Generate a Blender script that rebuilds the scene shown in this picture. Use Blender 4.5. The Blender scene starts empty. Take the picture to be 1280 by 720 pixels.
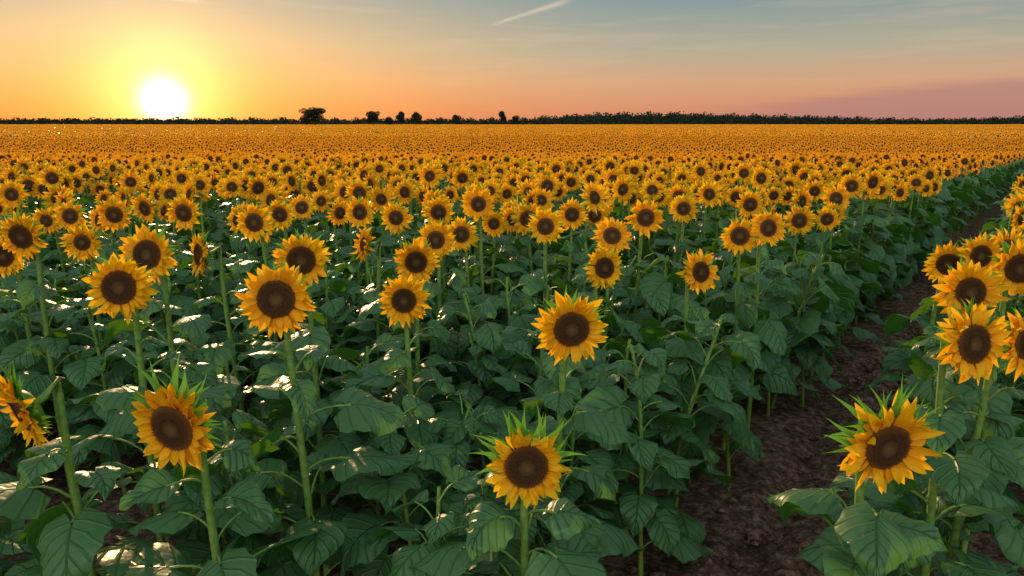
import bpy, math, numpy as np
from mathutils import Vector
rng=np.random.default_rng(11)
sc=bpy.context.scene
sc.view_settings.view_transform='Standard'; sc.view_settings.look='None'; sc.view_settings.exposure=0
R=math.radians
def lin(c):
    return tuple((x/255/12.92 if x/255<=.04045 else ((x/255+.055)/1.055)**2.4) for x in c)

# ------------------------------------------------------------ node helpers
def newmat(name):
    m=bpy.data.materials.new(name); m.use_nodes=True
    nt=m.node_tree; nt.nodes.clear()
    return m,nt
class N:
    def __init__(s,nt): s.nt=nt
    def n(s,t,**k):
        x=s.nt.nodes.new(t)
        for a,b in k.items(): setattr(x,a,b)
        return x
    def put(s,sock,v):
        if isinstance(v,bpy.types.NodeSocket): s.nt.links.new(v,sock)
        elif v is not None:
            try: sock.default_value=v
            except Exception: sock.default_value=tuple(v)+(1,)
    def m(s,op,a,b=None,c=None,clamp=False):
        x=s.n('ShaderNodeMath',operation=op,use_clamp=clamp)
        for i,v in enumerate((a,b,c)):
            if v is not None: s.put(x.inputs[i],v)
        return x.outputs[0]
    def mr(s,v,a,b,c=0.0,d=1.0,smooth=False):
        x=s.n('ShaderNodeMapRange'); x.interpolation_type='SMOOTHSTEP' if smooth else 'LINEAR'
        for i,q in enumerate((v,a,b,c,d)): s.put(x.inputs[i],q)
        return x.outputs[0]
    def mix(s,f,a,b,mode='MIX'):
        x=s.n('ShaderNodeMix',data_type='RGBA',blend_type=mode)
        s.put(x.inputs[0],f)
        for i,v in ((6,a),(7,b)):
            if isinstance(v,tuple) and len(v)==3: v=v+(1,)
            s.put(x.inputs[i],v)
        return x.outputs[2]
    def noise(s,vec,scale,detail=3,rough=.5):
        x=s.n('ShaderNodeTexNoise'); 
        if vec is not None: s.put(x.inputs['Vector'],vec)
        x.inputs['Scale'].default_value=scale; x.inputs['Detail'].default_value=detail; x.inputs['Roughness'].default_value=rough
        return x.outputs['Fac']
    def ramp(s,f,stops):
        x=s.n('ShaderNodeValToRGB'); s.put(x.inputs[0],f)
        e=x.color_ramp.elements
        while len(e)<len(stops): e.new(.5)
        for el,(p,c) in zip(e,stops): el.position=p; el.color=tuple(c)+(1,)
        return x.outputs[0]

def finish(N_,bsdf,trans=None,tc=None):
    out=N_.n('ShaderNodeOutputMaterial')
    if trans:
        t=N_.n('ShaderNodeBsdfTranslucent'); N_.put(t.inputs[0],tc)
        mx=N_.n('ShaderNodeMixShader'); mx.inputs[0].default_value=trans
        N_.nt.links.new(bsdf.outputs[0],mx.inputs[1]); N_.nt.links.new(t.outputs[0],mx.inputs[2])
        N_.nt.links.new(mx.outputs[0],out.inputs[0])
    else: N_.nt.links.new(bsdf.outputs[0],out.inputs[0])

def mat_petal(name,base,tip,trans=.35,detail=True):
    m,nt=newmat(name); k=N(nt)
    uv=k.n('ShaderNodeUVMap').outputs[0]
    sp=k.n('ShaderNodeSeparateXYZ'); k.put(sp.inputs[0],uv)
    c=k.mix(k.mr(sp.outputs[1],0.0,.5),base,tip)
    p=k.n('ShaderNodeNewGeometry').outputs['Position']
    st=None
    if detail:
        mp=k.n('ShaderNodeMapping'); k.put(mp.inputs[0],uv); mp.inputs['Scale'].default_value=(9,1.0,1)
        st=k.noise(mp.outputs[0],2.2,1)
        c=k.mix(k.mr(st,.4,.7,0,.3),c,tuple(x*.75 for x in base))
    c=k.mix(k.mr(k.noise(p,2.6,1),.35,.65,0,.5),c,base if detail else tuple(x*.72 for x in base))
    b=k.n('ShaderNodeBsdfPrincipled'); k.put(b.inputs['Base Color'],c)
    b.inputs['Roughness'].default_value=.6; b.inputs['Specular IOR Level'].default_value=.2
    if st:
        bp=k.n('ShaderNodeBump'); bp.inputs['Strength'].default_value=.35; bp.inputs['Distance'].default_value=.003
        k.put(bp.inputs['Height'],st); k.put(b.inputs['Normal'],bp.outputs[0])
    finish(k,b,trans,c); return m
def mat_leaf(name,dark,light,under,trans=.2,veins=True,rough=.40):
    m,nt=newmat(name); k=N(nt)
    geo=k.n('ShaderNodeNewGeometry')
    uv=k.n('ShaderNodeUVMap').outputs[0]
    sp=k.n('ShaderNodeSeparateXYZ'); k.put(sp.inputs[0],uv)
    g=k.noise(geo.outputs['Position'],7,3,.65)
    c=k.mix(k.mr(g,.32,.66),dark,light)
    if veins:
        au=k.m('MULTIPLY',k.m('ABSOLUTE',k.m('SUBTRACT',sp.outputs[0],.5)),2.0)
        mid=k.mr(au,.0,.06,1,0)
        fr=k.m('FRACT',k.m('SUBTRACT',k.m('MULTIPLY',sp.outputs[1],6.0),k.m('MULTIPLY',k.m('POWER',au,.8),2.0)))
        sv=k.mr(k.m('ABSOLUTE',k.m('SUBTRACT',fr,.5)),0,.16,.55,0)
        v=k.m('MAXIMUM',mid,sv)
        c=k.mix(k.m('MULTIPLY',v,.45),c,(.10,.22,.06))
        bp=k.n('ShaderNodeBump'); bp.inputs['Strength'].default_value=.9; bp.inputs['Distance'].default_value=.010
        k.put(bp.inputs['Height'],k.m('SUBTRACT',k.m('MULTIPLY',g,1.6),v))
    c=k.mix(geo.outputs['Backfacing'],c,under)
    b=k.n('ShaderNodeBsdfPrincipled'); k.put(b.inputs['Base Color'],c)
    b.inputs['Roughness'].default_value=rough; b.inputs['Specular IOR Level'].default_value=.33
    if veins: k.put(b.inputs['Normal'],bp.outputs[0])
    finish(k,b,trans,(.13,.34,.015,1)); return m
def mat_simple(name,c1,c2,scale,rough=.8):
    m,nt=newmat(name); k=N(nt)
    p=k.n('ShaderNodeNewGeometry').outputs['Position']
    g=k.noise(p,scale,2,.6)
    c=k.mix(k.mr(g,.35,.65),c1,c2)
    b=k.n('ShaderNodeBsdfPrincipled'); k.put(b.inputs['Base Color'],c); b.inputs['Roughness'].default_value=rough
    b.inputs['Specular IOR Level'].default_value=.25
    finish(k,b); return m
def mat_disc():
    m,nt=newmat('seed_disc_brown'); k=N(nt)
    sp=k.n('ShaderNodeSeparateXYZ'); k.put(sp.inputs[0],k.n('ShaderNodeUVMap').outputs[0])
    c=k.ramp(sp.outputs[1],[(0,(.12,.070,.020)),(.26,(.075,.038,.012)),(.42,(.024,.010,.004)),(.72,(.06,.022,.006)),(1,(.20,.080,.012))])
    p=k.n('ShaderNodeNewGeometry').outputs['Position']
    g=k.noise(p,220,1)
    c=k.mix(k.mr(g,.4,.7,0,.5),c,(.11,.052,.014))
    b=k.n('ShaderNodeBsdfPrincipled'); k.put(b.inputs['Base Color'],c); b.inputs['Roughness'].default_value=.85
    b.inputs['Specular IOR Level'].default_value=.15
    finish(k,b); return m
PET=mat_petal('petal_yellow',(.90,.34,.004),(.96,.56,.007),.38)
PETF=mat_petal('petal_far_sunset_tint',(.78,.26,.006),(.88,.40,.008),.4,False)  # far petals: orange of sunset light and haze put into the colour
DISC=mat_disc()
STEM=mat_simple('stem_green',(.10,.20,.03),(.18,.29,.055),40,.55)
BRACT=mat_leaf('bract_green',(.10,.27,.015),(.18,.40,.03),(.14,.31,.03),.3,False,.5)
LEAF=mat_leaf('sunflower_leaf',(.006,.042,.012),(.026,.125,.030),(.060,.15,.045),.24)
MATS=[PET,DISC,STEM,BRACT,LEAF]; MATSF=[PETF,DISC,STEM,BRACT,LEAF]

# ------------------------------------------------------------ mesh builder
class MB:
    def __init__(s): s.V=[];s.U=[];s.F=[];s.S=[];s.M=[];s.n=0
    def add(s,v,f,uv,mat):
        v=np.asarray(v,float).reshape(-1,3); f=np.asarray(f,int)
        s.V.append(v); s.U.append(np.asarray(uv,float).reshape(-1,2)); s.F.append((f+s.n).ravel())
        s.S.append(np.full(len(f),f.shape[1])); s.M.append(np.full(len(f),mat)); s.n+=len(v)
    def cat(s):
        return tuple(np.concatenate(q) for q in (s.V,s.U,s.F,s.S,s.M))
    def merge(s,c,Mx,off):
        V,U,F,S,M=c; s.V.append(V@Mx.T+off); s.U.append(U); s.F.append(F+s.n); s.S.append(S); s.M.append(M); s.n+=len(V)
    def mesh(s,name,mats,smooth=True):
        V,U,F,S,M=s.cat()
        me=bpy.data.meshes.new(name)
        me.vertices.add(len(V)); me.vertices.foreach_set('co',V.ravel())
        me.loops.add(len(F)); me.loops.foreach_set('vertex_index',F)
        me.polygons.add(len(S)); me.polygons.foreach_set('loop_start',np.concatenate([[0],np.cumsum(S)[:-1]]))
        me.polygons.foreach_set('loop_total',S)
        me.polygons.foreach_set('material_index',M)
        me.polygons.foreach_set('use_smooth',np.full(len(S),smooth))
        l=me.uv_layers.new(name='UVMap'); l.data.foreach_set('uv',U[F].ravel())
        for m in mats: me.materials.append(m)
        me.update(calc_edges=True)
        return me
def link(name,me,loc=(0,0,0)):
    o=bpy.data.objects.new(name,me); o.location=loc; sc.collection.objects.link(o); return o
def gf(n,m,wrap=False):
    i,j=np.meshgrid(np.arange(n-1),np.arange(m if wrap else m-1),indexing='ij')
    i=i.ravel();j=j.ravel();j2=(j+1)%m
    return np.stack([i*m+j,i*m+j2,(i+1)*m+j2,(i+1)*m+j],1)
def tube(mb,P,r,mat,sides=7):
    P=np.asarray(P,float); n=len(P); r=np.broadcast_to(r,n)
    T=np.gradient(P,axis=0); T/=np.linalg.norm(T,axis=1)[:,None]+1e-9
    ref=np.where(np.abs(T[:,2:3])>.9,np.array([[1.,0,0]]),np.array([[0,0,1.]]))
    if np.abs(T[0,2])>.6: ref=np.tile([[1.,.3,0]],(n,1))
    A=np.cross(T,ref);A/=np.linalg.norm(A,axis=1)[:,None]+1e-9;B=np.cross(T,A)
    a=np.linspace(0,2*np.pi,sides,endpoint=False)
    v=P[:,None]+r[:,None,None]*(np.cos(a)[None,:,None]*A[:,None]+np.sin(a)[None,:,None]*B[:,None])
    uv=np.stack(np.meshgrid(np.linspace(0,1,n),np.linspace(0,1,sides),indexing='ij'),-1)
    mb.add(v,gf(n,sides,True),uv,mat)
def bez(a,b,c,d,n):
    t=np.linspace(0,1,n)[:,None]
    return (1-t)**3*a+3*(1-t)**2*t*b+3*(1-t)*t*t*c+t**3*d

def blades(mb,ang,r0,L,W,lift,curl,z0,twist,crease,mat,fr,org,nt=7,nu=5,prof=((0,.18,.4,.65,.85,1),(.5,.85,1,.84,.46,.02)),side=None):
    n=len(ang); t=np.linspace(0,1,nt); u=np.linspace(-1,1,nu)
    w=np.interp(t,*prof)
    a=lift[:,None]+curl[:,None]*t[None]
    dr=np.cos(a)*L[:,None]/(nt-1); dz=np.sin(a)*L[:,None]/(nt-1)
    r=r0[:,None]+np.concatenate([np.zeros((n,1)),np.cumsum(dr[:,1:],1)],1)
    z=z0[:,None]+np.concatenate([np.zeros((n,1)),np.cumsum(dz[:,1:],1)],1)
    x=W[:,None,None]*w[None,:,None]*u[None,None,:]
    if side is not None: x=x+(side[:,None]*L[:,None]*t[None]**2)[:,:,None]
    tw=twist[:,None]*t[None]
    zz=z[:,:,None]+x*np.sin(tw)[:,:,None]+crease*W[:,None,None]*w[None,:,None]*(np.abs(u)**1.5)[None,None]
    xx=x*np.cos(tw)[:,:,None]; rr=np.broadcast_to(r[:,:,None],xx.shape)
    ca=np.cos(ang)[:,None,None]; sa=np.sin(ang)[:,None,None]
    P=np.stack([rr*ca-xx*sa, rr*sa+xx*ca, zz],-1)
    P=P@fr+org
    base=gf(nt,nu); F=(base[None]+np.arange(n)[:,None,None]*nt*nu).reshape(-1,4)
    uv=np.stack(np.meshgrid(t,(u+1)/2,indexing='ij'),-1)[...,::-1]
    mb.add(P,F,np.broadcast_to(uv,(n,nt,nu,2)),mat)

def frame(f):
    f=f/np.linalg.norm(f); x=np.cross([0,0,1.],f); x/=np.linalg.norm(x)+1e-9; y=np.cross(f,x)
    return np.array([x,y,f])   # rows
def head(mb,rg,H,f,Rh=.135,lod=0,bract=1.0,droop=0.0):
    fr=frame(f); rd=Rh*rg.uniform(.46,.55)
    nr,na=((9,28),(4,12),(3,8))[lod]
    rr=np.linspace(.02,1,nr); aa=np.linspace(0,2*np.pi,na,endpoint=False)
    z=.020*np.sqrt(np.clip(1-rr**2.4,0,1))-.009*np.exp(-(rr/.35)**2)
    RR,AA=np.meshgrid(rr,aa,indexing='ij'); Z=np.broadcast_to(z[:,None],RR.shape)
    P=np.stack([RR*rd*np.cos(AA),RR*rd*np.sin(AA),Z*(Rh/.135)],-1)@fr+H
    mb.add(P,gf(nr,na,True),np.stack([AA/6.28,RR],-1),1)
    if lod==0:
        n=620; i=np.arange(n)+.5; q=np.sqrt(i/n); th=i*2.399963
        zz=.020*np.sqrt(np.clip(1-q**2.4,0,1))-.009*np.exp(-(q/.35)**2)
        c=np.stack([q*rd*np.cos(th),q*rd*np.sin(th),zz],-1)
        s=.0024+.0012*(q>.6)
        hgt=(.0026+.009*np.clip((q-.55)/.45,0,1))*rg.uniform(.6,1.4,n)
        offs=np.array([[1,0,0],[-.5,.87,0],[-.5,-.87,0]])
        v=np.zeros((n,4,3)); v[:,:3]=c[:,None]+offs[None]*s[:,None,None]; v[:,3]=c; v[:,3,2]+=hgt
        v[:,3,0]+=rg.normal(0,.0015,n)
        v=v@fr+H; F=np.array([[0,1,3],[1,2,3],[2,0,3]])[None]+np.arange(n)[:,None,None]*4
        uv=np.repeat(np.stack([q*0,q],-1)[:,None],4,1)
        mb.add(v,F.reshape(-1,3),uv,1)
    nb=5 if lod<1 else 3
    q=np.linspace(0,1,nb); br=rd*1.04*np.cos(q*1.35)**.8; bz=-.004-.045*np.sin(q*1.45)
    RR,AA=np.meshgrid(br,aa,indexing='ij'); Z=np.broadcast_to(bz[:,None],RR.shape)
    P=np.stack([RR*np.cos(AA),RR*np.sin(AA),Z],-1)@fr+H
    mb.add(P,gf(nb,na,True),np.stack([AA/6.28,RR*5],-1),3)
    Lp=Rh-rd*.95
    layers=((21,-.14,.30,1.12),(21,.10,.05,1.02),(17,.36,-.15,.86)) if lod<2 else ((12,.0,.1,1.08),(9,.3,-.1,.92))
    for k,(n,li,cu,ls) in enumerate(layers):
        n+=rg.integers(-1,2)
        a=np.linspace(0,2*np.pi,n,endpoint=False)+rg.uniform(0,6)+rg.normal(0,.11,n)
        blades(mb,a,np.full(n,rd*.93),Lp*ls*rg.uniform(.76,1.22,n),Rh*rg.uniform(.085,.135,n)*(1 if lod<2 else 1.5),
               li+rg.normal(0,.20,n)+droop*np.sin(a),cu+rg.normal(0,.50,n),np.full(n,.001+.003*k),rg.normal(0,.7,n),.35,0,fr,H,
               *((8,5),(4,3),(3,3))[lod],side=rg.normal(0,.18,n))
    if lod<2:
        for k in range(3 if bract>1 else 2):
            n=16 if lod==0 else 9
            a=np.linspace(0,2*np.pi,n,endpoint=False)+rg.uniform(0,6)+rg.normal(0,.12,n)
            up=.5+.5*np.clip(np.sin(a),-1,1)
            if bract>1:
                ln=Rh*bract*rg.uniform(.45,.85,n)*(.35+.65*up); wd=Rh*rg.uniform(.08,.14,n)
                lf=-.6+rg.normal(0,.22,n)+.42*up+.10*k*up; cu=.25+rg.normal(0,.35,n)
            else:
                ln=Rh*rg.uniform(.5,.75,n)*(.6+.4*up); wd=Rh*rg.uniform(.09,.12,n); lf=-.4+rg.normal(0,.2,n); cu=.4+rg.normal(0,.4,n)
            blades(mb,a,np.full(n,rd*(.98 if k<2 else .95)),ln,wd,lf,cu,np.full(n,-.005-.006*k),rg.normal(0,.5,n),.3,3,fr,H,
                   6 if lod==0 else 3,3,prof=((0,.2,.5,.8,1),(.9,1,.55,.18,.02)),side=rg.normal(0,.25,n))
LW=((0,.08,.22,.4,.6,.8,.92,1),(.30,.78,1,.95,.70,.36,.14,.01))
def leaf(mb,rg,P,az,L,W,p0,droop,lod,mat=4):
    nt,nu=((13,9),(6,5),(4,3))[lod]
    t=np.linspace(0,1,nt); u=np.linspace(-1,1,nu)
    w=np.interp(t,*LW)*W/2
    if lod==0: w=w*(1+.06*np.sin(np.arange(nt)*2.6+rg.uniform(0,6)))
    a=p0-droop*t**.9; ds=L/(nt-1)
    o=np.array([math.cos(az),math.sin(az),0.]); zz=np.array([0,0,1.]); l=np.cross(zz,o)
    roll=rg.normal(0,.35)
    cx=np.concatenate([[0],np.cumsum(np.cos(a[1:])*ds)]); cz=np.concatenate([[0],np.cumsum(np.sin(a[1:])*ds)])
    back=.24*L*np.abs(u)[None]**1.1*np.clip(1-t/.4,0,1)[:,None]
    T=np.cos(a)[:,None]*o+np.sin(a)[:,None]*zz
    Nn=-np.sin(a)[:,None]*o+np.cos(a)[:,None]*zz
    l2=l*math.cos(roll)+Nn*math.sin(roll); N2=Nn*math.cos(roll)-l*math.sin(roll)
    x=w[:,None]*u[None]
    fold=rg.uniform(-.25,.5)
    ph=rg.uniform(0,6,2)
    zo=fold*np.abs(x)+W*.09*np.sin(t[:,None]*10+ph[0]+(u[None]>0)*2.1)*np.abs(u[None])**2-W*.25*np.abs(u[None])**3*np.clip(w[:,None]/W,0,1)
    zo=zo+W*.02*np.sin(t[:,None]*38)*np.abs(u[None])
    side=rg.normal(0,.2)*L*t**2
    V=P+cx[:,None,None]*o+cz[:,None,None]*zz+(x+side[:,None])[...,None]*l2[:,None]+zo[...,None]*N2[:,None]-back[...,None]*T[:,None]
    uv=np.stack(np.meshgrid(t,(u+1)/2,indexing='ij'),-1)[...,::-1]
    mb.add(V,gf(nt,nu),uv,mat)

def plant(rg,Hz=1.65,f=(0,-1,0.1),Rh=.135,lod=0,nl=18,bract=1.0,with_head=True,Hxy=(0,0),leafsc=1.0,zmin=.15,clear=.20):
    mb=MB(); f=np.array(f,float); f/=np.linalg.norm(f)
    H=np.array([Hxy[0],Hxy[1],Hz]); fh=np.array([f[0],f[1],0.])
    back=H-f*.045
    foot=np.array([H[0]-fh[0]*.13+rg.normal(0,.03),H[1]-fh[1]*.13+rg.normal(0,.03),-.08])
    top=H-f*.10-np.array([0,0,.16])
    if with_head: S=bez(foot,foot+np.array([rg.normal(0,.04),rg.normal(0,.04),Hz*.5]),top-np.array([0,0,.12]),H-f*.12+np.array([0,0,.045]),(16,8,5)[lod]); S=np.vstack([S,H-f*.07+np.array([0,0,.012]),back+f*.015])
    else: S=bez(foot,foot+np.array([rg.normal(0,.04),rg.normal(0,.04),Hz*.5]),top-np.array([0,0,.12]),H,(12,6,5)[lod])
    rad=np.interp(np.linspace(0,1,len(S)),[0,.8,1],[.019,.0125,.012])
    tube(mb,S,rad*(1.0 if with_head else .8),2,(9,5,3)[lod])
    if with_head: head(mb,rg,H,f,Rh,lod,bract)
    hs=S[:,2]; az=rg.uniform(0,6.28); ztop=Hz-(clear if with_head else .03)
    for i in range(nl):
        q=(i+.5)/nl; z=zmin+(ztop-zmin)*q**.9
        c=np.array([np.interp(z,hs[:-2],S[:-2,0]),np.interp(z,hs[:-2],S[:-2,1]),z])
        az+=2.4+rg.normal(0,.35)
        sz=np.interp(q,[0,.35,.75,1],[.95,1.1,.95,.5])*rg.uniform(.78,1.22)*leafsc
        pl=.14*sz*rg.uniform(.8,1.35)+.02; el=rg.uniform(.35,.95)
        o=np.array([math.cos(az),math.sin(az),0]); e=c+o*pl*math.cos(el*.8)+np.array([0,0,pl*math.sin(el*.8)])
        if lod<2: tube(mb,bez(c,c+(o*.3+np.array([0,0,.35]))*pl,e-o*pl*.35,e+o*.008,6 if lod==0 else 3),.0048,2,5 if lod==0 else 3)
        L=.245*sz; leaf(mb,rg,e,az+rg.normal(0,.25),L,L*rg.uniform(.82,1.02),rg.uniform(-.35,.35),rg.uniform(.5,1.45),lod)
    return mb

# ------------------------------------------------------------ terrain
def th(y):
    q=np.clip((np.asarray(y,float)-6)/39,0,1); return -1.05*q*q*(3-2*q)
U=np.array([.599,.801]); NN=np.array([.801,-.599])
def axis(a,b,step,lim,g=1.16):
    x=list(np.arange(a,b,step)); s=step
    while x[-1]<lim: s*=g; x.append(x[-1]+s)
    s=step; y=[]; c=a
    while c>-lim: s*=g; c-=s; y.append(c)
    return np.array(y[::-1]+x)
X=axis(-.5,5,.025,6000); Y=axis(2.2,8,.025,6000)
XX,YY=np.meshgrid(X,Y,indexing='ij')
s=XX*NN[0]+YY*NN[1]; tt=XX*U[0]+YY*U[1]
def wob(a,b,sd,n=14,f0=1.5,f1=9):
    r=np.random.default_rng(sd); o=0
    for _ in range(n):
        f=r.uniform(f0,f1); th_=r.uniform(0,6.28); o=o+np.sin(a*f*math.cos(th_)+b*f*math.sin(th_)+r.uniform(0,6.28))/f
    return o
near=np.exp(-((np.hypot(XX,YY)/22)**2))
Z=th(YY)+near*(.022*wob(XX,YY,1)+.012*wob(XX,YY,2,20,12,45))
m=np.exp(-((s+.98)/.42)**4)
ruts=.5+.5*np.cos((s+.98)*15+.6*wob(tt,s,5,5,.6,2))
lumps=np.abs(wob(s,tt,7,10,8,22))*.10+np.abs(wob(s,tt*.8,8,14,25,60))*.18
Z=Z+near*m*(-.07+.065*ruts+lumps*(.4+.6*ruts))
mb=MB(); mb.add(np.stack([XX,YY,Z],-1),gf(len(X),len(Y))[:,::-1],np.stack([XX,YY],-1),0)
def mat_ground():
    m,nt=newmat('tilled_soil'); k=N(nt)
    p=k.n('ShaderNodeNewGeometry').outputs['Position']
    a=k.noise(p,1.3,2,.6); b_=k.noise(p,15,5,.7)
    c=k.mix(k.mr(a,.3,.7),(.12,.068,.042),(.19,.115,.072))
    c=k.mix(k.mr(b_,.36,.56,.9,0),c,(.030,.016,.010))
    c=k.mix(k.mr(b_,.52,.68,0,.8),c,(.34,.23,.155))
    sp=k.n('ShaderNodeSeparateXYZ'); k.put(sp.inputs[0],p)
    c=k.mix(k.mr(sp.outputs[1],300,600),c,(.07,.08,.03))
    b=k.n('ShaderNodeBsdfPrincipled'); k.put(b.inputs['Base Color'],c); b.inputs['Roughness'].default_value=.95
    b.inputs['Specular IOR Level'].default_value=.1
    bp=k.n('ShaderNodeBump'); bp.inputs['Strength'].default_value=1; bp.inputs['Distance'].default_value=.05
    k.put(bp.inputs['Height'],b_); k.put(b.inputs['Normal'],bp.outputs[0])
    finish(k,b); return m
GROUND=mat_ground()
link('ground',mb.mesh('ground',[GROUND]))
mb=MB(); rg=np.random.default_rng(5)
base=np.array([[1,0,0],[0,1,0],[-1,0,0],[0,-1,0],[0,0,1],[0,0,-1.]]); oct_=np.array([[0,1,4],[1,2,4],[2,3,4],[3,0,4],[1,0,5],[2,1,5],[3,2,5],[0,3,5]])
for i in range(3000):
    t_=rg.uniform(2.5,14)**1.0; s_=rg.normal(-.98,.3); p=s_*NN+t_*U; r=rg.exponential(.011)+.005
    v=base*rg.uniform(.6,1.3,(6,3))*r*np.array([1.2,1.2,.7]); a=rg.uniform(0,6.28)
    v=v@np.array([[math.cos(a),math.sin(a),0],[-math.sin(a),math.cos(a),0],[0,0,1]])+[p[0],p[1],float(th(p[1]))-.03+rg.uniform(-.0,.05)]
    mb.add(v,oct_,np.zeros((6,2)),0)
link('soil_clods',mb.mesh('soil_clods',[GROUND],False))

# ------------------------------------------------------------ individual sunflowers (x, y, head height, radius, facing, bract)
HERO=[(-1.63,2.245,1.51,.135,(-.62,-.75,-.30),1.35),(-1.08,2.14,1.50,.15,(-.25,-1,-.06),1.45),(.047,2.16,1.354,.137,(.03,-1,.06),1.45),(1.09,1.94,1.53,.148,(.12,-1,-.08),1.4),
(-1.58,2.825,1.80,.135,(.02,-1,.12),1),(-.90,2.67,1.79,.14,(.1,-1,.05),1),(-.54,3.49,1.58,.13,(0,-1,.1),1),(.226,2.645,1.68,.143,(.05,-1,.12),1),
(1.597,2.39,1.70,.14,(-.1,-1,.15),1),(1.123,4.21,1.576,.135,(.35,-1,.1),1),(1.907,2.918,1.76,.135,(-.15,-1,.12),1),(-1.023,3.44,1.795,.135,(.15,-1,.1),1),
(-1.77,3.446,1.82,.14,(.05,-1,.1),1),(.549,4.215,1.60,.13,(.15,-1,.15),1),(.233,4.966,1.742,.13,(.05,-1,.12),1),(-.56,4.125,1.655,.13,(0,-1,.1),1),
(-.27,5.80,1.804,.14,(0,-1,.1),1),(.965,5.18,1.775,.135,(.0,-1,.1),1),(1.778,4.964,1.731,.13,(.2,-1,.15),1),(.667,4.753,1.708,.13,(.1,-1,.35),1),
(-.364,5.152,1.657,.13,(-.1,-1,.1),1),(-.934,5.777,1.697,.13,(0,-1,.1),1),(-1.224,5.787,1.741,.13,(0,-1,.1),1),(-1.789,4.973,1.769,.13,(.1,-1,.1),1),
(-2.983,4.941,1.634,.13,(.2,-1,.1),1),(-2.86,4.159,1.80,.14,(.25,-1,.1),1),(-1.863,4.233,1.677,.13,(-.8,-.7,.1),1),(-2.506,5.486,1.772,.135,(.1,-1,.1),1),
(-3.037,5.483,1.76,.13,(.1,-1,.1),1),(2.40,3.333,1.777,.135,(-.2,-1,.1),1),(1.92,2.58,1.638,.13,(.3,-1,.1),1),(1.583,4.95,1.677,.13,(-.3,-1,.1),1),
(-.507,4.747,1.682,.13,(-.1,-1,.1),1),(-3.175,4.428,1.632,.13,(.2,-1,.1),1),(2.795,4.231,1.669,.13,(-.1,-1,.1),1),(-3.68,5.98,1.684,.13,(.1,-1,.1),1),
(-.613,5.986,1.717,.13,(.1,-1,.1),1),(.5,5.98,1.697,.13,(0,-1,.1),1),(2.664,4.319,1.603,.13,(-.2,-1,.1),1),(-1.933,5.98,1.697,.13,(.1,-1,.1),1),(-1.028,4.94,1.623,.12,(-.8,-.6,.1),1)]
feet=[]
for i,(x,y,z,r,f,b) in enumerate(HERO):
    rg=np.random.default_rng(100+i)
    f=np.array(f)+np.array([rg.normal(0,.12 if i>3 else .02),0,rg.normal(0,.09 if i>3 else .01)])
    lod=0 if y<4.5 else 1
    if i<4: nl,ls,zm,cl=17,1.08,.2,.17
    elif y<4.5: nl,ls,zm,cl=17,.98,.2,.25
    else: nl,ls,zm,cl=13,.95,.4,.25
    mb=plant(rg,z,f,r,lod,nl,b,True,(0,0),ls,zm,cl)
    link('sunflower',mb.mesh('sunflower',MATS),(x,y,0))
    feet.append((x,y))
feet=np.array(feet)

# ------------------------------------------------------------ field
def scatter(name,points,rot,scl,variants):
    src=bpy.data.collections.new(name+'_source')
    for i,me in enumerate(variants):
        src.objects.link(bpy.data.objects.new('%s_plant_%d'%(name,i),me))
    me=bpy.data.meshes.new(name); me.from_pydata([tuple(p) for p in points],[],[])
    a=me.attributes.new('rot','FLOAT_VECTOR','POINT'); a.data.foreach_set('vector',np.asarray(rot,float).ravel())
    a=me.attributes.new('scl','FLOAT','POINT'); a.data.foreach_set('value',np.asarray(scl,float))
    a=me.attributes.new('idx','INT','POINT'); a.data.foreach_set('value',rng.integers(0,len(variants),len(points)).astype(np.int32))
    o=link(name,me)
    ng=bpy.data.node_groups.new(name,'GeometryNodeTree')
    ng.interface.new_socket('Geometry',in_out='INPUT',socket_type='NodeSocketGeometry'); ng.interface.new_socket('Geometry',in_out='OUTPUT',socket_type='NodeSocketGeometry')
    gi=ng.nodes.new('NodeGroupInput');go=ng.nodes.new('NodeGroupOutput')
    ci=ng.nodes.new('GeometryNodeCollectionInfo'); ci.inputs['Collection'].default_value=src; ci.inputs['Separate Children'].default_value=True; ci.inputs['Reset Children'].default_value=True
    ip=ng.nodes.new('GeometryNodeInstanceOnPoints'); ip.inputs['Pick Instance'].default_value=True
    def at(n,t):
        q=ng.nodes.new('GeometryNodeInputNamedAttribute'); q.data_type=t; q.inputs['Name'].default_value=n
        return [z for z in q.outputs if z.enabled and z.name=='Attribute'][0]
    L=ng.links
    L.new(gi.outputs[0],ip.inputs['Points']); L.new(ci.outputs[0],ip.inputs['Instance'])
    L.new(at('rot','FLOAT_VECTOR'),ip.inputs['Rotation']); L.new(at('scl','FLOAT'),ip.inputs['Scale']); L.new(at('idx','INT'),ip.inputs['Instance Index'])
    L.new(ip.outputs[0],go.inputs[0])
    md=o.modifiers.new('scatter','NODES'); md.node_group=ng
    return o
def rotm(rx,ry,rz):
    cx,sx,cy,sy,cz,sz=math.cos(rx),math.sin(rx),math.cos(ry),math.sin(ry),math.cos(rz),math.sin(rz)
    return np.array([[cz,-sz,0],[sz,cz,0],[0,0,1]])@np.array([[cy,0,sy],[0,1,0],[-sy,0,cy]])@np.array([[1,0,0],[0,cx,-sx],[0,sx,cx]])
def bake(name,pts,rots,scl,variants,mats):
    mb=MB(); cats=[v.cat() for v in variants]
    for p,r,s_ in zip(pts,rots,scl): mb.merge(cats[rng.integers(0,len(cats))],rotm(*r)*s_,np.asarray(p))
    return mb.mesh(name,mats)
CELL=4.8; RC=15.5
def cellcentre(S,T):
    left=S<-.9
    s0=np.where(left,-1.38,-.48)
    k=np.floor((S-s0)/CELL); j=np.floor(T/CELL)
    return s0+(k+.5)*CELL,(j+.5)*CELL
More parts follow.
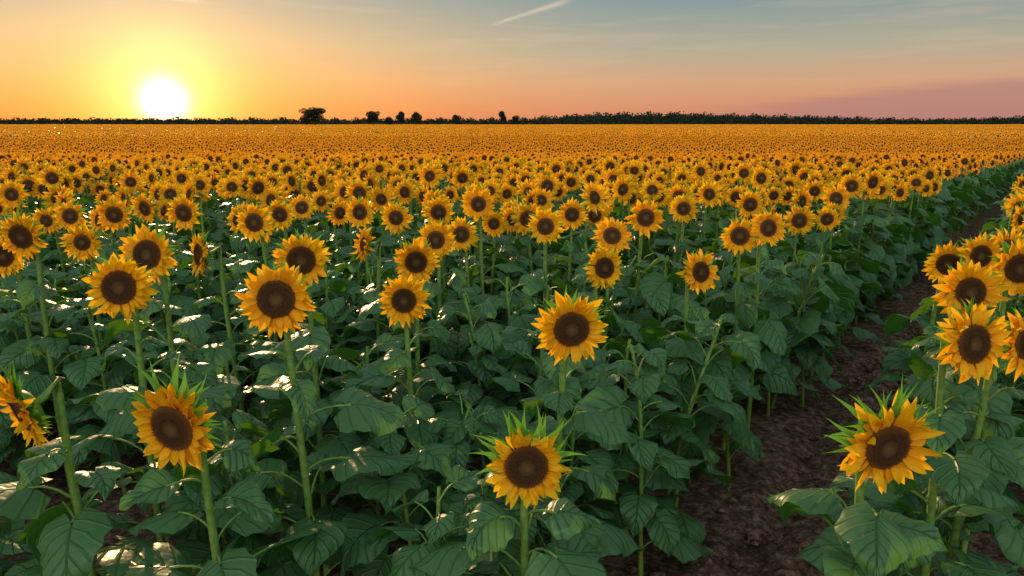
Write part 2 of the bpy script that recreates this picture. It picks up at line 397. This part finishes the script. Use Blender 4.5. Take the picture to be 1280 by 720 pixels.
def rows(s0,ds,ns,t0,t1,dt):
    S,T=np.meshgrid(s0+ds*np.arange(ns),np.arange(t0,t1,dt),indexing='ij')
    S=S.ravel();T=T.ravel(); cs,ct=cellcentre(S,T)
    keep=np.hypot(cs,ct)<RC
    S=S[keep];T=T[keep]
    S=S+rng.normal(0,.07,S.shape); T=T+rng.uniform(-.15,.15,T.shape)
    return (S[:,None]*NN+T[:,None]*U)
P=np.vstack([rows(-1.68,-.60,40,-22,24,.36),rows(-.18,.60,40,-22,24,.36)])
az=np.degrees(np.arctan2(P[:,0],P[:,1]))
P=P[(P[:,1]>2.45)&(np.abs(az)<52)]
dh=np.min(np.hypot(P[:,None,0]-feet[None,:,0],P[:,None,1]-.13-feet[None,:,1]),1)
sP=P@NN; edge=(np.abs(sP+1.68)<.25)|(np.abs(sP+.18)<.25)
ok=(dh>.2)&((P[:,1]>4.2)|(rng.random(len(P))<.62)|edge)
P=P[ok];y=P[:,1];sP=P@NN
u01=rng.random(len(P)); right=sP>-.6
isfull=((y>6.3)|(right&(y>4.6)))&((u01<.85)|(y>8.0))
def pts(mask): return np.column_stack([P[mask],th(P[mask][:,1])])
lp=pts(~isfull); n=len(lp)
hs=np.interp(lp[:,1],[2.4,3.6,5,9],[.76,.92,1.02,1.04])*rng.uniform(.84,1.07,n)
vs=[plant(np.random.default_rng(300+i),1.38,(0,-1,.1),.13,0,18,1,False,(0,0),1.05,.12) for i in range(7)]
link('sunflower_foliage',bake('sunflower_foliage',lp,np.column_stack([rng.normal(0,.07,n),rng.normal(0,.07,n),rng.uniform(0,6.28,n)]),hs,vs,MATS))
fp=pts(isfull); n=len(fp); print('near full',n,'leafy',len(lp))
vs=[plant(np.random.default_rng(400+i),1.66+.06*math.sin(i*2.2),(.25*math.sin(i*1.9),-1,.12+.18*math.cos(i*2.7)),.134+.01*math.sin(i*3),1,16,1,True,(0,0),1.05,.10) for i in range(12)]
link('sunflower_field',bake('sunflower_field',fp,np.column_stack([rng.normal(0,.07,n),rng.normal(0,.05,n),rng.normal(0,.36,n)]),rng.uniform(.92,1.07,n),vs,MATS))
vs=[plant(np.random.default_rng(500+i),1.66+.06*math.sin(i*2.2),(.18*math.sin(i*1.9),-1,.16),.14,2,8,1,True,(0,0),1.25,.6) for i in range(9)]
blocks=[]
for b in range(5):
    S,T=np.meshgrid(-CELL/2+.3+.6*np.arange(8),-CELL/2+.18+.36*np.arange(13),indexing='ij')
    S=S.ravel()+rng.normal(0,.07,S.size);T=T.ravel()+rng.uniform(-.15,.15,T.size); n=len(S)
    q=S[:,None]*NN+T[:,None]*U
    blocks.append(bake('sunflower_block',np.column_stack([q,np.zeros(n)]),np.column_stack([rng.normal(0,.06,n),rng.normal(0,.04,n),rng.normal(0,.28,n)]),rng.uniform(.90,1.08,n),vs,MATSF))
K,J=np.meshgrid(np.arange(-25,25),np.arange(-25,30),indexing='ij'); K=K.ravel();J=J.ravel()
cs=np.where(K<0,-1.38+(K+.5)*CELL,-.48+(K+.5)*CELL); ct=(J+.5)*CELL
q=cs[:,None]*NN+ct[:,None]*U; dd=np.hypot(q[:,0],q[:,1])
ok=(dd>=RC)&(dd<96)&(q[:,1]>4)&(np.abs(np.degrees(np.arctan2(q[:,0],q[:,1])))<54)
q=q[ok]; n=len(q); sl=(th(q[:,1]+.5)-th(q[:,1]-.5))
scatter('distant_sunflower_field',np.column_stack([q,th(q[:,1])]),np.column_stack([np.arctan(sl),np.zeros(n),np.zeros(n)]),np.ones(n),blocks)
vs=[]
for k in range(4):
    mb=MB(); rg=np.random.default_rng(600+k)
    for i in range(430):
        H=np.array([rg.uniform(-6.1,6.1),rg.uniform(-6.1,6.1),1.60+rg.normal(0,.13)])
        fr=frame(np.array([rg.normal(0,.3),-1,.3]))
        a=np.linspace(0,2*np.pi,7,endpoint=False)
        for r0,r1,mt,zo in ((.05,.17,0,0),(.001,.095,1,.02)):
            RR,AA=np.meshgrid([r0,r1],a,indexing='ij')
            mb.add(np.stack([RR*np.cos(AA),RR*np.sin(AA),RR*0+zo],-1)@fr+H,gf(2,7,True),np.stack([AA*0,RR*0+(.6 if mt==0 else .5)],-1),mt)
        for _ in range(2): leaf(mb,rg,H+np.array([rg.normal(0,.3),rg.normal(0,.3),-rg.uniform(.0,.3)]),rg.uniform(0,6.28),.36,.36,.2,.9,2)
    vs.append(mb.mesh('flower_patch',MATSF))
S,T=np.meshgrid(np.arange(-462,462,12.0),np.arange(60,474,12.0),indexing='ij')
S=S.ravel();T=T.ravel(); dd=np.hypot(S,T); ok=(dd>97)&(np.abs(np.degrees(np.arctan2(S,T)))<50)
S=S[ok];T=T[ok];n=len(S)
scatter('farthest_sunflower_field',np.column_stack([S,T,th(T)+.10*np.sin(S*.031+T*.05)+rng.normal(0,.05,n)]),np.column_stack([np.zeros(n),np.zeros(n),rng.integers(-1,2,n)*.03]),np.ones(n),vs)
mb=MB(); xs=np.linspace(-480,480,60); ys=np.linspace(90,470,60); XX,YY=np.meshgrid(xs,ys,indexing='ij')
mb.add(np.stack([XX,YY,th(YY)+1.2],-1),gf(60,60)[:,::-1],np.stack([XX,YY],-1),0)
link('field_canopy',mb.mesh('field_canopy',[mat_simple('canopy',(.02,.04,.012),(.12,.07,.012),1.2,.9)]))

# ------------------------------------------------------------ trees
TLEAF=mat_simple('tree_leaf',(.010,.017,.009),(.025,.035,.013),.6,.9)
BARK=mat_simple('bark',(.05,.035,.025),(.09,.06,.04),3,.9)
def cards(mb,rg,c,rad,n,size,mat=0):
    v=rg.normal(0,1,(n,3)); v/=np.linalg.norm(v,axis=1)[:,None]; v*=rg.uniform(.25,1,n)[:,None]**.5
    p=c+v*rad
    a=rg.normal(0,1,(n,3));a/=np.linalg.norm(a,axis=1)[:,None]; b=np.cross(a,rg.normal(0,1,(n,3)));b/=np.linalg.norm(b,axis=1)[:,None]
    s_=size*rg.uniform(.6,1.3,n)[:,None]
    q=np.stack([p-a*s_,p-b*s_*.6,p+a*s_,p+b*s_*.6],1)
    mb.add(q,np.arange(4*n).reshape(n,4),np.zeros((4*n,2)),mat)
def tree(x,y,h,w,sd,lobes=11):
    rg=np.random.default_rng(sd); mb=MB(); z0=float(th(y))
    tube(mb,bez(np.array([0,0,-.3]),np.array([.1,0,h*.2]),np.array([-.1,0,h*.4]),np.array([0,0,h*.75]),8),np.linspace(h*.035,h*.01,8),1,8)
    for i in range(lobes):
        a=i*2.4; rr=w*.5*rg.uniform(.25,.68); zc=h*rg.uniform(.38,.80); 
        c=np.array([rr*math.cos(a),rr*math.sin(a),zc])
        tube(mb,bez(np.array([0,0,h*.25]),c*np.array([.3,.3,.7]),c*np.array([.7,.7,.9]),c,5),np.linspace(h*.015,h*.004,5),1,5)
        rad=np.array([w*.2,w*.2,h*.15])*rg.uniform(.8,1.25)
        cards(mb,rg,c,rad,260,h*.028)
    cards(mb,rg,np.array([0,0,h*.62]),np.array([w*.3,w*.3,h*.3]),700,h*.03)
    link('tree',mb.mesh('tree',[TLEAF,BARK],False),(x,y,z0))
tree(-107,400,12.0,17,1,16); tree(-75.5,400,10,9,2); tree(-60,400,9.6,6,3,8); tree(-52,400,9.8,6,4,8); tree(-31,410,8.0,6,5,8)
tree(-5,400,10,4.5,6,7); tree(2,415,7.8,5,7,7); tree(-70,420,7.2,6,9,7); tree(-120,430,7.2,8,10,7)
rg=np.random.default_rng(77); mb=MB()
xk=np.array([-470,-330,-215,-150,-125,-60,-20,5,25,60,110,160,200,240,262,290,330,400,470])
hk=np.array([4.9,5.1,5.3,5.3,5.0,5.1,5.1,5.2,6.8,8.8,8.9,7.6,6.6,5.5,5.0,5.3,6.4,6.4,5.8])
def hfun(x): return np.interp(x,xk,hk)+.5*np.sin(x*.37)+.4*np.sin(x*.93+1)+.3*np.sin(x*2.3)
xs=np.arange(-470,470,.9); a=np.linspace(0,np.pi,9)
Hh=hfun(xs)*.93; XXh=np.repeat(xs[:,None],9,1)
YYh=480-7*np.cos(a)[None]*(1+rg.uniform(-.15,.15,(len(xs),9))); ZZh=-1.3+Hh[:,None]*np.sin(a)[None]**.45*(1+rg.uniform(-.05,.03,(len(xs),9)))
mb.add(np.stack([XXh,YYh,ZZh],-1),gf(len(xs),9),np.zeros((len(xs)*9,2)),0)
n=24000; x=rg.uniform(-470,470,n); z=rg.uniform(.3,1.04,n)*hfun(x)
p=np.column_stack([x,475+rg.uniform(-4,6,n),z-1.1])
a=rg.normal(0,1,(n,3));a/=np.linalg.norm(a,axis=1)[:,None]; b=np.cross(a,rg.normal(0,1,(n,3)));b/=np.linalg.norm(b,axis=1)[:,None]
s_=rg.uniform(.35,.9,n)[:,None]
mb.add(np.stack([p-a*s_,p-b*s_*.7,p+a*s_,p+b*s_*.7],1),np.arange(4*n).reshape(n,4),np.zeros((4*n,2)),0)
link('distant_treeline',mb.mesh('distant_treeline',[TLEAF],False))

# ------------------------------------------------------------ sky + sun
SA=R(-25.1)
def sdir(e): return Vector((math.sin(SA)*math.cos(e),math.cos(SA)*math.cos(e),math.sin(e)))
w=bpy.data.worlds.new('World'); sc.world=w; w.use_nodes=True; nt=w.node_tree; nt.nodes.clear(); k=N(nt)
g=k.n('ShaderNodeTexCoord').outputs['Generated']
nv=k.n('ShaderNodeVectorMath',operation='NORMALIZE'); k.put(nv.inputs[0],g); dirv=nv.outputs[0]
sp=k.n('ShaderNodeSeparateXYZ'); k.put(sp.inputs[0],dirv); dx,dy,dz=sp.outputs
left=k.ramp(dz,[(0,lin((230,136,74))),(.02,lin((238,152,84))),(.055,lin((236,178,114))),(.10,lin((218,190,145))),(.165,lin((164,174,164))),(.4,lin((175,190,200))),(1,lin((190,205,220)))])
rightc=k.ramp(dz,[(0,lin((210,136,108))),(.02,lin((218,148,116))),(.05,lin((216,166,132))),(.09,lin((182,174,152))),(.165,lin((114,150,160))),(.4,lin((165,185,200))),(1,lin((190,205,220)))])
sky=k.mix(k.mr(dx,-.45,.25,0,1,True),left,rightc)
mp=k.n('ShaderNodeMapping'); k.put(mp.inputs[0],dirv); mp.inputs['Scale'].default_value=(2,2,26)
hn=k.noise(mp.outputs[0],2.4,4,.6)
top=k.m('ADD',k.mr(dx,.15,.55,.008,.05),k.m('MULTIPLY',k.m('SUBTRACT',hn,.5),.025))
hz=k.m('MULTIPLY',k.mr(k.m('SUBTRACT',top,dz),-.006,.012,0,1,True),k.mr(dx,.18,.42,0,.7,True))
sky=k.mix(hz,sky,lin((178,130,128)))
sky=k.mix(k.m('MULTIPLY',k.mr(hn,.52,.75,0,.25),k.mr(dz,.02,.1)),sky,lin((240,205,165)))
ra=k.m('DIVIDE',dx,dy); rb=k.m('DIVIDE',dz,dy)
def streak(a0,b0,a1,b1,wd,amt):
    L=math.hypot(a1-a0,b1-b0); ux,uy=(a1-a0)/L,(b1-b0)/L
    pa=k.m('SUBTRACT',ra,a0); pb=k.m('SUBTRACT',rb,b0)
    al=k.m('ADD',k.m('MULTIPLY',pa,ux),k.m('MULTIPLY',pb,uy))
    pe=k.m('ABSOLUTE',k.m('SUBTRACT',k.m('MULTIPLY',pa,-uy),k.m('MULTIPLY',pb,-ux)))
    q=k.m('DIVIDE',al,L)
    wv=k.m('ADD',wd*.5,k.m('MULTIPLY',q,wd))
    f=k.m('MULTIPLY',k.mr(k.m('DIVIDE',pe,wv),0,1,1,0,True),k.m('MULTIPLY',k.mr(q,0,.25,0,1,True),k.mr(q,.75,1.05,1,0,True)))
    nn=k.mr(hn,.3,.6,.5,1)
    return k.m('MULTIPLY',k.m('MULTIPLY',f,nn),k.m('MULTIPLY',k.mr(dy,.2,.3),amt))
sky=k.mix(streak(-.034,.122,.085,.158,.0045,.75),sky,lin((232,212,188)))
sky=k.mix(streak(-.475,.158,-.40,.154,.004,.6),sky,lin((240,215,180)))
mul=k.m('MULTIPLY',k.mr(dz,.2,.75,1,.9,True),k.mr(dy,-.1,-.9,.8,3.3,True))  # unseen sky behind the camera brightened, added fill to front-light the flowers
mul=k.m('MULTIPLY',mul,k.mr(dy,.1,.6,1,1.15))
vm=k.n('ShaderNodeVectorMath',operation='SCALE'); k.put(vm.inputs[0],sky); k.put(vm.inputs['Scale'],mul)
sv=sdir(R(1.45)); dt=k.n('ShaderNodeVectorMath',operation='DOT_PRODUCT'); k.put(dt.inputs[0],dirv); dt.inputs[1].default_value=sv
ang=k.m('DEGREES',k.m('ARCCOSINE',k.m('MINIMUM',dt.outputs['Value'],.9999999)))
def gauss(sig): 
    q=k.m('DIVIDE',ang,sig); return k.m('EXPONENT',k.m('MULTIPLY',k.m('MULTIPLY',q,q),-1))
def addc(base,f,col,amt):
    v=k.n('ShaderNodeVectorMath',operation='SCALE'); v.inputs[0].default_value=tuple(c*amt for c in col); k.put(v.inputs['Scale'],f)
    a=k.n('ShaderNodeVectorMath',operation='ADD'); k.put(a.inputs[0],base); k.put(a.inputs[1],v.outputs[0]); return a.outputs[0]
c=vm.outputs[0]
c=addc(c,gauss(1.2),(1,.88,.6),4)
c=addc(c,gauss(4.0),(1,.72,.20),.85)
c=addc(c,gauss(8),(1,.42,.04),.18)
c=addc(c,gauss(22),(1,.33,.04),.09)
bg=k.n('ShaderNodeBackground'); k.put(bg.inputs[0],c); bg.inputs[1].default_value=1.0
ns=k.n('ShaderNodeTexSky',sky_type='NISHITA'); ns.sun_disc=False; ns.sun_elevation=R(3); ns.sun_rotation=SA
bg2=k.n('ShaderNodeBackground'); k.put(bg2.inputs[0],ns.outputs[0]); bg2.inputs[1].default_value=.01
ad=k.n('ShaderNodeAddShader'); nt.links.new(bg.outputs[0],ad.inputs[0]); nt.links.new(bg2.outputs[0],ad.inputs[1])
o=k.n('ShaderNodeOutputWorld'); nt.links.new(ad.outputs[0],o.inputs[0])
ld=bpy.data.lights.new('sun','SUN'); ld.energy=5; ld.angle=R(.5); ld.color=(1,.62,.3)
lo=bpy.data.objects.new('sun',ld); sc.collection.objects.link(lo); lo.rotation_euler=(-sdir(R(11))).to_track_quat('-Z','Y').to_euler(); lo.location=(-20,40,20)

# ------------------------------------------------------------ camera
cd=bpy.data.cameras.new('camera'); cd.sensor_width=36; cd.lens=25.3; cd.clip_end=12000; cd.clip_start=.05
co=bpy.data.objects.new('camera',cd); sc.collection.objects.link(co); co.location=(0,0,2.45); co.rotation_euler=(R(77),0,0); sc.camera=co
